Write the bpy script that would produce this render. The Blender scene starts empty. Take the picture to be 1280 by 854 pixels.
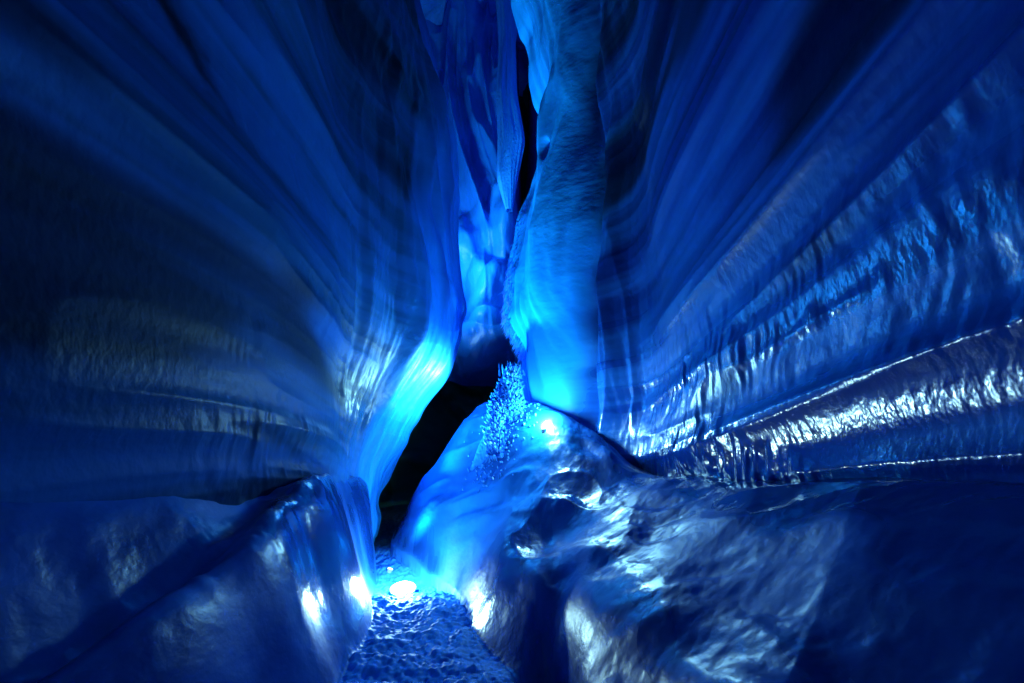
import bpy, math, numpy as np
from mathutils import Vector, Matrix
rng=np.random.RandomState(7)
LAT=rng.rand(256,256).astype(np.float64)*2-1
def vn(u,v,s=0):
    u=np.asarray(u)+s*17.37+1000; v=np.asarray(v)+s*9.71+1000
    iu=np.floor(u).astype(int); iv=np.floor(v).astype(int)
    fu=u-iu; fv=v-iv
    fu=fu*fu*fu*(fu*(fu*6-15)+10); fv=fv*fv*fv*(fv*(fv*6-15)+10)
    a=LAT[iu%256,iv%256]; b=LAT[(iu+1)%256,iv%256]; c=LAT[iu%256,(iv+1)%256]; d=LAT[(iu+1)%256,(iv+1)%256]
    return (a*(1-fu)+b*fu)*(1-fv)+(c*(1-fu)+d*fu)*fv
def fbm(u,v,s=0,o=4,g=0.5):
    r=0;a=1
    for i in range(o):
        r=r+a*vn(u*2**i,v*2**i,s+i*3); a*=g
    return r
def ridged(u,v,s=0,o=3):
    r=0;a=1
    for i in range(o):
        r=r+a*(1-2*np.abs(vn(u*2**i,v*2**i,s+i*5))); a*=.5
    return r
def ss(a,b,x):
    t=np.clip((x-a)/(b-a),0,1); return t*t*(3-2*t)
def curve(z,pts):
    p=np.array(pts,float); zz=np.linspace(p[0,0],p[-1,0],400)
    v=np.interp(zz,p[:,0],p[:,1]); k=np.hanning(25); k/=k.sum()
    v=np.convolve(np.pad(v,12,mode='edge'),k,mode='valid')
    return np.interp(z,zz,v)
def grid_mesh(name,P,mat,flip=False,col=None,rough=None,spec=None):
    n,m,_=P.shape
    idx=np.arange(n*m).reshape(n,m)
    q=np.stack([idx[:-1,:-1],idx[1:,:-1],idx[1:,1:],idx[:-1,1:]],-1).reshape(-1,4)
    if flip: q=q[:,::-1]
    me=bpy.data.meshes.new(name)
    me.vertices.add(n*m); me.vertices.foreach_set('co',P.reshape(-1).astype(np.float32))
    me.loops.add(len(q)*4); me.loops.foreach_set('vertex_index',q.reshape(-1).astype(np.int32))
    me.polygons.add(len(q)); me.polygons.foreach_set('loop_start',np.arange(0,len(q)*4,4,dtype=np.int32))
    me.polygons.foreach_set('loop_total',np.full(len(q),4,dtype=np.int32))
    me.update(calc_edges=True)
    me.polygons.foreach_set('use_smooth',np.ones(len(me.polygons),dtype=bool))
    a=me.attributes.new('icecol','FLOAT_COLOR','POINT')
    if col is None: col=np.ones((n,m,3))*np.array([.02,.25,.8])
    if spec is None: spec=np.full((n,m),.5)
    c=np.concatenate([np.clip(col,0,1),np.clip(spec,0,1)[...,None]],-1)
    a.data.foreach_set('color',c.reshape(-1).astype(np.float32))
    a=me.attributes.new('icerough','FLOAT','POINT')
    if rough is None: rough=np.full((n,m),.45)
    a.data.foreach_set('value',rough.reshape(-1).astype(np.float32))
    me.materials.append(mat)
    o=bpy.data.objects.new(name,me); bpy.context.scene.collection.objects.link(o); return o
def mixc(a,b,t): return np.array(a)*(1-t[...,None])+np.array(b)*t[...,None]

# ---------- materials ----------
def ice(name,layers,const=None):
    m=bpy.data.materials.new(name); m.use_nodes=True; nt=m.node_tree; N=nt.nodes; L=nt.links
    b=N['Principled BSDF']; tc=N.new('ShaderNodeTexCoord')
    if const: b.inputs['Base Color'].default_value=(*const[0],1); b.inputs['Roughness'].default_value=const[1]
    else:
        a=N.new('ShaderNodeAttribute'); a.attribute_name='icecol'; L.new(a.outputs['Color'],b.inputs['Base Color'])
        L.new(a.outputs['Alpha'],b.inputs['Specular IOR Level'])
        a=N.new('ShaderNodeAttribute'); a.attribute_name='icerough'; L.new(a.outputs['Fac'],b.inputs['Roughness'])
    prev=None
    for sc,dist,det in layers:
        mp=N.new('ShaderNodeMapping'); mp.inputs['Scale'].default_value=sc
        L.new(tc.outputs['Object'],mp.inputs['Vector'])
        n=N.new('ShaderNodeTexNoise'); n.inputs['Scale'].default_value=1; n.inputs['Detail'].default_value=det
        L.new(mp.outputs[0],n.inputs['Vector'])
        bp=N.new('ShaderNodeBump'); bp.inputs['Distance'].default_value=dist
        L.new(n.outputs['Fac'],bp.inputs['Height'])
        if prev: L.new(prev.outputs[0],bp.inputs['Normal'])
        prev=bp
    L.new(prev.outputs[0],b.inputs['Normal'])
    return m
M_wall=ice('blue_glacier_ice',[((3,18,13),.005,2)])
M_bench=ice('smooth_blue_ice',[((13,9,11),.006,3)])
M_back=ice('layered_ice',[((7,7,3),.03,3)])
M_frost=ice('hoar_frost',[((30,30,20),.012,1)],((.03,.34,.95),.45))
M_rock=bpy.data.materials.new('shade_dark_rock'); M_rock.use_nodes=True  # near-black so the unlit chamber stays dark; shade put into the colour
nt=M_rock.node_tree; b=nt.nodes['Principled BSDF']; n=nt.nodes.new('ShaderNodeTexNoise'); n.inputs['Scale'].default_value=1.5
r=nt.nodes.new('ShaderNodeValToRGB'); r.color_ramp.elements[0].color=(.004,.02,.015,1); r.color_ramp.elements[1].color=(.03,.14,.09,1)
nt.links.new(n.outputs[0],r.inputs[0]); nt.links.new(r.outputs[0],b.inputs['Base Color']); b.inputs['Roughness'].default_value=.8
M_metal=bpy.data.materials.new('lamp_housing'); M_metal.use_nodes=True
b=M_metal.node_tree.nodes['Principled BSDF']; b.inputs['Base Color'].default_value=(.3,.45,.5,1); b.inputs['Roughness'].default_value=.5; b.inputs['Metallic'].default_value=.3
M_lens=bpy.data.materials.new('lamp_lens'); M_lens.use_nodes=True
b=M_lens.node_tree.nodes['Principled BSDF']; b.inputs['Emission Color'].default_value=(.5,.95,1,1); b.inputs['Emission Strength'].default_value=6
try: M_lens.cycles.emission_sampling='NONE'
except Exception as e: print(e)

DEEP_L=(.005,.07,.19); DEEP_R=(.003,.045,.29); MID=(.008,.14,.55); PALE=(.012,.33,.97)
# ---------- crevasse walls ----------
SR=[(0,.5),(1.2,.32),(1.9,.26),(2.4,.2),(3.5,.13),(4.0,-.1),(4.9,0),(5.6,.2),(6.4,.42),(7.3,.53),(8.2,.33),(9.3,0),(10.5,-.1),(13,-.2)]
SL=[(0,-2.5),(1.5,-2.18),(2.2,-1.76),(2.77,-1.34),(3.47,-.91),(4.17,-.87),(5.58,-.98),(6.98,-.91),(8.4,-1.3),(9.8,-1.75),(13,-2.0)]
def wall(side):
    ys=np.concatenate([np.linspace(-3,.8,50),np.linspace(.82,6,400),np.linspace(6.012,9.5,300)])
    zs=np.linspace(.2,12,800)
    Y,Z=np.meshgrid(ys,zs,indexing='ij')
    s=10 if side>0 else 40
    far=ss(4.6,6.4,Y)
    Zt=Z+.18*np.sin(Y*.7+s)
    rid=.22*fbm(Y*.16,Zt*.55,s,2)+.055*ridged(Y*.16,Zt*1.2,s+2,3)
    if side>0: mask=ss(.15,.75,fbm(Y*.45,Z*2.0,s+9,3)+.3)*(1-.93*ss(2.3,3.2,Z))*(1-.6*far)
    else: mask=.6*ss(.2,.8,fbm(Y*.6,Z*1.4,s+9,3)+.3)*ss(2.2,3.4,Y)*(1-.7*far)*(1-.8*ss(3.5,5.5,Z))
    rip=.013*(vn(Y*8+2.2*fbm(Y*.8,Z*1.6,s+5,2)+.8*Z,Z*1.6,s+4)+.6*vn(Y*21+2*fbm(Y,Z*2,s+6,2)+2*Z,Z*5,s+7))*mask
    fold=.10*ridged(Y*1.2+.35*np.sin(Z*.9)+.2*Z,Z*.18,s+3,2)+.05*fbm(Y*4+.5*np.sin(Z*1.3),Z*.5,s+8,3)
    D=(rid*(1-.85*far)+rip+fold*far)
    str1=fbm(Y*.22,Zt*3.2,s+20,5,.62); str2=fbm(Y*.3,Zt*1.1,s+24,3)
    strv=fbm(Y*5+.8*np.sin(Z),Z*.5,s+28,3)
    dirt=ss(.2,.75,str2)
    if side>0:
        base=1.85+.10*np.sin(Y*.9)-.05*(Z-1.5)
        t=ss(4.9,7.5,Y); X=base*(1-t)+curve(Z,SR)*t
        hz=ss(1.6,2.6,Z)
        yc=6.12+.10*np.sin(Z*.9)+.05*np.sin(Z*2.1+1)
        X=X+.30*np.exp(-((Y-yc)/.17)**2)*hz-.22*np.exp(-((Y-yc-.5)/.26)**2)*hz
        X=X-D*(1-.7*ss(6.2,7.5,Y))
        X=X-.05*strv*ss(6.1,6.5,Y)-.08*fbm(Y*.8,Z*1.1,s+33,3)*ss(6.3,7.3,Y)
        X=X+np.where(Y>7.5,(Y-7.5)**1.2*1.6,0)
        for (py,pz,ry,rz) in [(6.72,5.35,.03,.12),(6.78,4.65,.04,.06),(6.6,6.2,.03,.09)]:
            X=X+.35*np.exp(-((Y-py)/ry)**2-((Z-pz)/rz)**2)
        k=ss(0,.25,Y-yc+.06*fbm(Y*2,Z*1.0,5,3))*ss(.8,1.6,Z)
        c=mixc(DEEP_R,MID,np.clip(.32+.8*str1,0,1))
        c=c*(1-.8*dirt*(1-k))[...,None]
        c=c*(1-.50*ss(3.4,5.2,Y)*ss(2.0,3.5,Z)*(1-k))[...,None]  # shade of the valley beside the column, multiplied into the ice colour
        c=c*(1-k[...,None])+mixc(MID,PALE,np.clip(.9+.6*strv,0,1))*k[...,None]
        up=ss(2.2,3.6,Z+.6*str2)
        r=.20+.30*up+.10*str1+.4*k
        sp=.75-.5*up-.5*k
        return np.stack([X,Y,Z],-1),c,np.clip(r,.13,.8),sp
    base=-2.25-.1*np.sin(Y*.8+1)+.035*(Z-1.5)
    t=ss(4.9,8.0,Y)**1.15; X=base*(1-t)+curve(Z,SL)*t
    X=X+D*(1-.6*ss(7.2,8,Y))
    X=X+.13*vn(Z*2.4,Y*.5,77)*ss(6.4,8,Y)*(1-ss(4.2,5.2,Z))
    X=X-.04*strv*ss(5.5,6.5,Y)
    X=X-np.where(Y>8,(Y-8)**1.2*1.6,0)
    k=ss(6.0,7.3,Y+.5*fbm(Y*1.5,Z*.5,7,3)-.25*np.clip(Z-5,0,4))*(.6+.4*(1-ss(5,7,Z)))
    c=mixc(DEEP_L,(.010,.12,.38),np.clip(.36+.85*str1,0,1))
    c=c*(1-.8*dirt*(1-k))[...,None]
    c=c*(1-.35*ss(3.6,5.2,Y)*ss(4,6,Z)*(1-k))[...,None]  # shade of the high folds painted in by darkening the colour
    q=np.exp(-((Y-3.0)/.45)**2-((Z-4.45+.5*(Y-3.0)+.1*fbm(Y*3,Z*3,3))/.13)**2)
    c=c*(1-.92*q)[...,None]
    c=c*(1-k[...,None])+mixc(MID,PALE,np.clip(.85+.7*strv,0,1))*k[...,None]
    r=.46+.15*ss(2.0,3.5,Z+.5*str2)+.12*str1-.12*far
    return np.stack([X,Y,Z],-1),c,np.clip(r,.2,.8),.20-.05*ss(2,4,Z)+.2*far
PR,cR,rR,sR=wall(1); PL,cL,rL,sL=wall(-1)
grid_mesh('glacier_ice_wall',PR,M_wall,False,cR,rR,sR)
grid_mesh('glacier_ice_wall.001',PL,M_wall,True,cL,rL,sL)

# ---------- ground with benches ----------
xs=np.linspace(-3.2,3.2,600); ys=np.concatenate([np.linspace(-2.5,.8,100),np.linspace(.812,9,660),np.linspace(9.03,14,60)])
X,Y=np.meshgrid(xs,ys,indexing='ij')
def sm(y,a,b):
    yy=np.linspace(-3,14,600); v=np.interp(yy,a,b); k=np.hanning(31); k/=k.sum()
    v=np.convolve(np.pad(v,15,mode='edge'),k,mode='valid'); return np.interp(y,yy,v)[None,:]
xl=sm(ys,[-2,2,3.2,4.5,5.8,7,8,10,13],[-1.1,-1.10,-1.20,-1.36,-1.76,-2.15,-2.5,-2.8,-3])+.05*vn(Y*1.7,Y*0,3)
xr=sm(ys,[-2,1,2.2,3.2,4.3,5.8,6.5,7,8,10,13],[.45,.4,.3,.05,-.35,-.78,-1.4,-1.88,-2.05,-.8,-.5])+.05*vn(Y*1.5,Y*0,5)
dL=xl-X; dR=X-xr
snow=(1-ss(-.05,.06,dL))*(1-ss(-.05,.06,dR))
path=.05*fbm(X*1.2,Y*1.2,21,2)+np.clip(Y-6.2,0,3)*.22
fine=(.028*fbm(X*7,Y*7,22,3)+.012*fbm(X*26,Y*26,23,2))*snow
crestL=sm(ys,[-2,1,2,3,4,5,6,8],[.45,.64,.90,1.18,1.36,1.44,1.43,1.3])
patchL=ss(-.1,.5,fbm(X*1.5,Y*1.5,38,2)); patchR=ss(-.2,.5,fbm(X*1.2,Y*1.2,56,2))
hL=crestL*(ss(-.02,.50,dL)**.75)-.16*np.exp(-((dL-.76-.08*np.sin(Y*2))/.2)**2)
hL=hL+ss(.05,.35,dL)*(.05*ridged(dL*1.8+Y*.3,Y*.5,31,3)+.04*fbm(X*1.5,Y*.8,33,3)+.010*np.sin(Y*17+3*fbm(X*1.2,Y*1.2,37,2)+X*4)*patchL+.013*fbm(X*7,Y*6,39,3)*(.3+.7*patchL))*(1-.8*ss(.9,1.2,dL))
wl=ss(-1.85,-2.25,X)*ss(-.1,.1,dL)
strk=ridged(X*2.2,Y*.35,40,3)
wallz=1.44+.015*fbm(Y*.8,X*.3,35,3)
hL=hL*(1-wl)+(wallz-path)*wl+.03*strk*ss(.6,.9,dL)
near=1-ss(4.4,6.6,Y)
prof_near=.60*ss(0,.5,dR)**.8+.72*np.clip((dR-.35)/1.3,0,1.2)
prof_far=sm(dR.reshape(-1),[0,.3,.95,1.3,1.65,2.0,2.5,4],[0,.7,1.6,2.1,2.35,2.2,1.35,1.3]).reshape(dR.shape)
hR=prof_near*near+prof_far*(1-near)
flow=dR*1.0+.45*Y+.15*fbm(X,Y*.7,57,2)
wr=ss(1.05,1.75,X)*(1-ss(5.6,6.4,Y))
hR=hR*(1-wr)+(1.44+.015*fbm(Y*.8,X*.3,36,3)-path)*wr
hR=hR+ss(0,.35,dR)*(1-.65*wr)*(.10*ridged(flow*.8+.3*np.sin(Y),Y*.3-dR*.3,51,3)+.04*fbm(dR*1.6,Y*.9,53,3)
   +.012*np.sin(flow*19+5*fbm(X*.9,Y*.9,55,2))*patchR+.014*fbm(X*6+Y*2,Y*5,58,4)*(.35+.65*patchR))
hR=hR+.025*strk*wr
hR=hR-.65*np.exp(-((X-.26-.1*(Y-3.0))/.15)**2-((Y-2.95)/.6)**2)
fade=1-ss(7.6,8.5,Y)
Zg=path+fine+np.where(dL>0,hL,0)*(1-ss(8.2,9.5,Y))+np.where(dR>0,hR,0)*fade
Zg=np.maximum(Zg,-.12)
st=fbm(X*2.2,Y*.7,61,5,.6)
c=mixc((.003,.04,.22),(.012,.13,.52),np.clip(.28+.8*st,0,1))
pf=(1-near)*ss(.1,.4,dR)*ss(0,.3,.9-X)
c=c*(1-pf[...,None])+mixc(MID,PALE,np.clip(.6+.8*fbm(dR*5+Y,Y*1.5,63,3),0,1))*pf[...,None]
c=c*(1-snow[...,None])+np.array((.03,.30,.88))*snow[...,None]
c=c*(1-.97*ss(7.0,7.7,Y)*ss(.5,.2,dR))[...,None]  # far path painted near black to carry the gap's darkness down
r=np.clip(.31+.2*st,.19,.6)*(1-snow)+.6*snow+.15*pf
sp=.5-.2*snow-.15*pf-.2*ss(.6,1.0,dL)-.15*wr
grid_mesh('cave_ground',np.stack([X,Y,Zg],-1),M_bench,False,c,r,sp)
def gz(x,y): 
    return float(Zg[np.searchsorted(xs,x),np.searchsorted(ys,y)])

# ---------- back ice wall with bulges ----------
xb=np.linspace(-4,3,380); zb=np.linspace(3.6,12.5,500)
X,Z=np.meshgrid(xb,zb,indexing='ij')
vf=ridged(X*1.3+.35*np.sin(Z*.8)+.15*Z,Z*.2,61,3)
Yb=10.2
B=0
Xw=X+.08*fbm(X*1.5,Z*1.5,67,2); Zw=Z+.15*fbm(X*1.2,Z*1.2,68,2)
for (cx,cz,rx,rz,a) in [(-.15,7.0,.6,.8,1.0),(-.42,5.5,.7,1.0,1.3),(-.5,4.3,.9,.7,1.2),(-.95,6.5,.5,1.0,.8),(.35,4.6,.5,.9,.9)]:
    q=((Xw-cx)/rx)**2+((Zw-cz)/rz)**2
    B=B+.9*a*np.clip(1-q,0,1)**1.2
B=1.5*np.tanh(B/1.5)
Yb=Yb-B-.40*vf*(1-.7*ss(0,.6,B))-.09*fbm(X*1.8+.3*Z,Z*1.1,63,3)
Yb=Yb+3.6*np.exp(-((X-.33)/.16)**2)*ss(5.8,6.5,Z)
Yb=Yb+np.clip(3.9+.2*X-Z,0,1)*3
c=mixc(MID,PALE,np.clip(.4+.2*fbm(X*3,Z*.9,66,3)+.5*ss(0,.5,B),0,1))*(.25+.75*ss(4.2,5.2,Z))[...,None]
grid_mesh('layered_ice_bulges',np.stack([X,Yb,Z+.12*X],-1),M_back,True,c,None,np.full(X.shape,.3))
xb=np.linspace(-7,6,160); zb=np.linspace(-1,13,160)
X,Z=np.meshgrid(xb,zb,indexing='ij')
grid_mesh('rock_cavern_wall',np.stack([X,12.8-.3*(X/3)**2+1.3*fbm(X*.7,Z*.7,71,5),Z],-1),M_rock,True)
xb=np.linspace(-4,4,100); yb=np.linspace(4,14.5,100)
X,Y=np.meshgrid(xb,yb,indexing='ij')
grid_mesh('ice_roof',np.stack([X,Y,11.6+.4*fbm(X,Y,81,4)],-1),M_back,True)

def drape(name,pts,mat,seed,n=260,m=90):
    p=np.array(pts,float); t=np.linspace(0,len(p)-1,n)
    c=[np.interp(t,np.arange(len(p)),p[:,i]) for i in range(5)]
    k=np.hanning(31);k/=k.sum(); c=[np.convolve(np.pad(v,15,mode='edge'),k,mode='valid') for v in c]
    a=np.linspace(0,2*np.pi,m)
    T,A=np.meshgrid(np.arange(n),a,indexing='ij')
    Zc=c[2][T]; rr=1+.13*ridged(np.cos(A)*1.2+5,np.sin(A)*1.2+Zc*.4,seed,3)+.12*vn(np.cos(A)*4,np.sin(A)*4+Zc*1.5,seed+3)
    return grid_mesh(name,np.stack([c[0][T]+c[3][T]*np.cos(A)*rr,c[1][T]+c[4][T]*np.sin(A)*rr,Zc],-1),mat,True)
drape('hanging_ice_drape',[(-.05,8.6,11.5,.3,.3),(-.08,8.5,9.5,.13,.2),(-.1,8.4,8.4,.17,.2),(-.02,8.4,7.6,.22,.22),(-.1,8.4,6.9,.17,.2),(-.05,8.4,6.3,.05,.05)],M_frost,91)

def spikes(name,specs,mat):
    V=[];F=[]
    for (p,d,l,r) in specs:
        d=Vector(d).normalized(); u=d.orthogonal().normalized(); w=d.cross(u)
        b0=len(V); p=Vector(p); rot=rng.rand()*6
        for h,rs in ((0,1),(.65,.8)):
            for i in range(5):
                a=rot+i*2*math.pi/5; V.append(p+d*l*h+(u*math.cos(a)+w*math.sin(a))*r*rs)
        V.append(p+d*l)
        for i in range(5):
            j=(i+1)%5; F.append((b0+i,b0+j,b0+5+j,b0+5+i)); F.append((b0+5+i,b0+5+j,b0+10))
    me=bpy.data.meshes.new(name); me.from_pydata([tuple(v) for v in V],[],F); me.materials.append(mat)
    o=bpy.data.objects.new(name,me); bpy.context.scene.collection.objects.link(o); return o
sp=[]
TX,TY=.0,6.7
for i in range(2000):
    h=rng.rand()**1.15; ang=rng.rand()*2*math.pi; R=(.32*(1-h)**.7+.07)*(1+.25*math.sin(ang*3+h*7))
    x=TX-.12*(1-h)+R*math.cos(ang)*rng.uniform(.7,1); y=TY+R*math.sin(ang)*.9
    z=1.65+1.35*h
    sp.append(((x,y,z),(math.cos(ang)*.7+rng.normal()*.2,math.sin(ang)*.7+rng.normal()*.2,rng.uniform(.4,1.3)),rng.uniform(.03,.07),rng.uniform(.01,.024)))
for i in range(34):
    sp.append(((TX+rng.normal()*.08,TY+rng.normal()*.05,2.92),(rng.normal()*.35,rng.normal()*.3,1),rng.uniform(.06,.22),rng.uniform(.014,.026)))
for i in range(500):
    x=rng.normal()*.22-.12; y=6.55+rng.normal()*.22
    if x>.5 or x<-.8: continue
    sp.append(((x,y,gz(x,y)-.015),(rng.normal()*.4-.3,rng.normal()*.4-.3,1),rng.uniform(.02,.045),rng.uniform(.008,.015)))
spikes('frost_crystal_tower',sp,M_frost)
drape('frost_crystal_core',[(TX-.1,TY,1.5,.44,.32),(TX-.06,TY,2.0,.33,.24),(TX,TY,2.5,.20,.15),(TX,TY,2.98,.08,.07)],M_frost,95,160,60)
sp=[]
for i in range(1500):
    z=rng.uniform(3.4,5.9); y=rng.uniform(7.15,7.55)
    iy=np.searchsorted(PR[:,0,1],y); iz=int((z-.2)/11.8*799); p=PR[iy,iz]
    sp.append(((p[0]+.02,p[1],p[2]),(-.7,rng.normal()*.3-.2,-1.5+rng.normal()*.3),rng.uniform(.05,.2)*(1 if z<5 else .6),rng.uniform(.003,.008)))
spikes('frost_feathers',sp,M_frost)

# ---------- lamps and added fill lights ----------
def light(name,loc,power,col,rad=.08,spot=None,target=None,blend=1.0):
    ld=bpy.data.lights.new(name,'SPOT' if spot else 'POINT'); ld.energy=power; ld.color=col; ld.shadow_soft_size=rad
    o=bpy.data.objects.new(name,ld); bpy.context.scene.collection.objects.link(o); o.location=loc
    if spot:
        ld.spot_size=math.radians(spot); ld.spot_blend=blend
        o.rotation_euler=(Vector(target)-Vector(loc)).to_track_quat('-Z','Y').to_euler()
    return o
def floodlight(loc,aim,k,power,col,spot=None,rad=.06,off=.06):
    e=bpy.data.objects.new('cave_or_fill_light',None); bpy.context.scene.collection.objects.link(e)
    e.location=loc; e.rotation_euler=Vector(aim).to_track_quat('Z','Y').to_euler()
    def cyl(name,r1,r2,d,z,mat):
        bpy.ops.mesh.primitive_cone_add(vertices=28,radius1=r1,radius2=r2,depth=d,location=(0,0,z)); o=bpy.context.object
        o.name=name; o.data.materials.append(mat); bv=o.modifiers.new('b','BEVEL'); bv.width=.004; bv.segments=2; o.parent=e; return o
    cyl('housing',.05*k,.075*k,.1*k,0,M_metal)
    cyl('lens',.068*k,.05*k,.02*k,.055*k,M_lens)
    a=Vector(aim).normalized(); p=Vector(loc)+a*(.07*k+off)
    o=light('lamp_light',p,power,col,rad,spot,p+a)
    o.parent=e; o.matrix_parent_inverse=Matrix.LocRotScale(e.location,e.rotation_euler,None).inverted()
def aimv(a,b): return tuple(np.array(b)-np.array(a))
CY=(.3,.8,1.0); WH=(.5,.97,.97)
floodlight((-1.38,5.8,gz(-1.38,5.8)-.03),(0,-.35,1),2.2,95,WH,None,.1,.16)
p=(-.12,7.4,gz(-.12,7.4)+.12)
floodlight(p,aimv(p,(-1.5,7.3,2.7)),.8,950,(.3,.88,1),104)
zz=gz(.42,6.05)
floodlight((.42,6.05,zz-.02),(.0,.1,1),.5,120,CY,None,.12,.15)
p=(-1.75,6.5,gz(-1.75,6.5)+.02)
floodlight(p,aimv(p,(.6,6.95,6.8)),.6,3600,(.12,.75,1),46,.14)  # added spotlight, put here to brighten the right column
floodlight((-1.5,8.5,5.4),(1,.4,.3),.6,120,CY)
p=(-1.4,8.9,6.2)
floodlight(p,aimv(p,(-.6,9.5,9.0)),.6,55,CY,100)  # added up-light that brightens the folds at the upper back
floodlight((0,-2.2,1.2),(0,1,.45),1,80,(.10,.5,1.0),160)  # added unseen fill light behind the camera, lifts the near walls

w=bpy.data.worlds.new("World"); bpy.context.scene.world=w; w.use_nodes=True
nt=w.node_tree; bg=nt.nodes['Background']; sky=nt.nodes.new('ShaderNodeTexSky'); sky.sky_type='NISHITA'; sky.sun_disc=False
sky.sun_elevation=math.radians(8); sky.sun_rotation=math.radians(180)
mx=nt.nodes.new('ShaderNodeMixRGB'); mx.blend_type='MULTIPLY'; mx.inputs[0].default_value=1; mx.inputs[2].default_value=(.1,.4,1,1)
nt.links.new(sky.outputs[0],mx.inputs[1]); nt.links.new(mx.outputs[0],bg.inputs[0]); bg.inputs[1].default_value=.012
try: w.cycles.sampling_method='NONE'
except Exception as e: print(e)

cd=bpy.data.cameras.new('camera'); cam=bpy.data.objects.new('camera',cd); bpy.context.scene.collection.objects.link(cam)
cam.location=(0,0,1.5); cam.rotation_euler=(math.radians(90),0,0)
cd.sensor_width=36; cd.lens=16; cd.shift_y=(590-427)/1280; cd.clip_start=.02; cd.clip_end=200
sc=bpy.context.scene; sc.camera=cam
sc.view_settings.view_transform='Standard'; sc.view_settings.look='None'; sc.view_settings.exposure=0
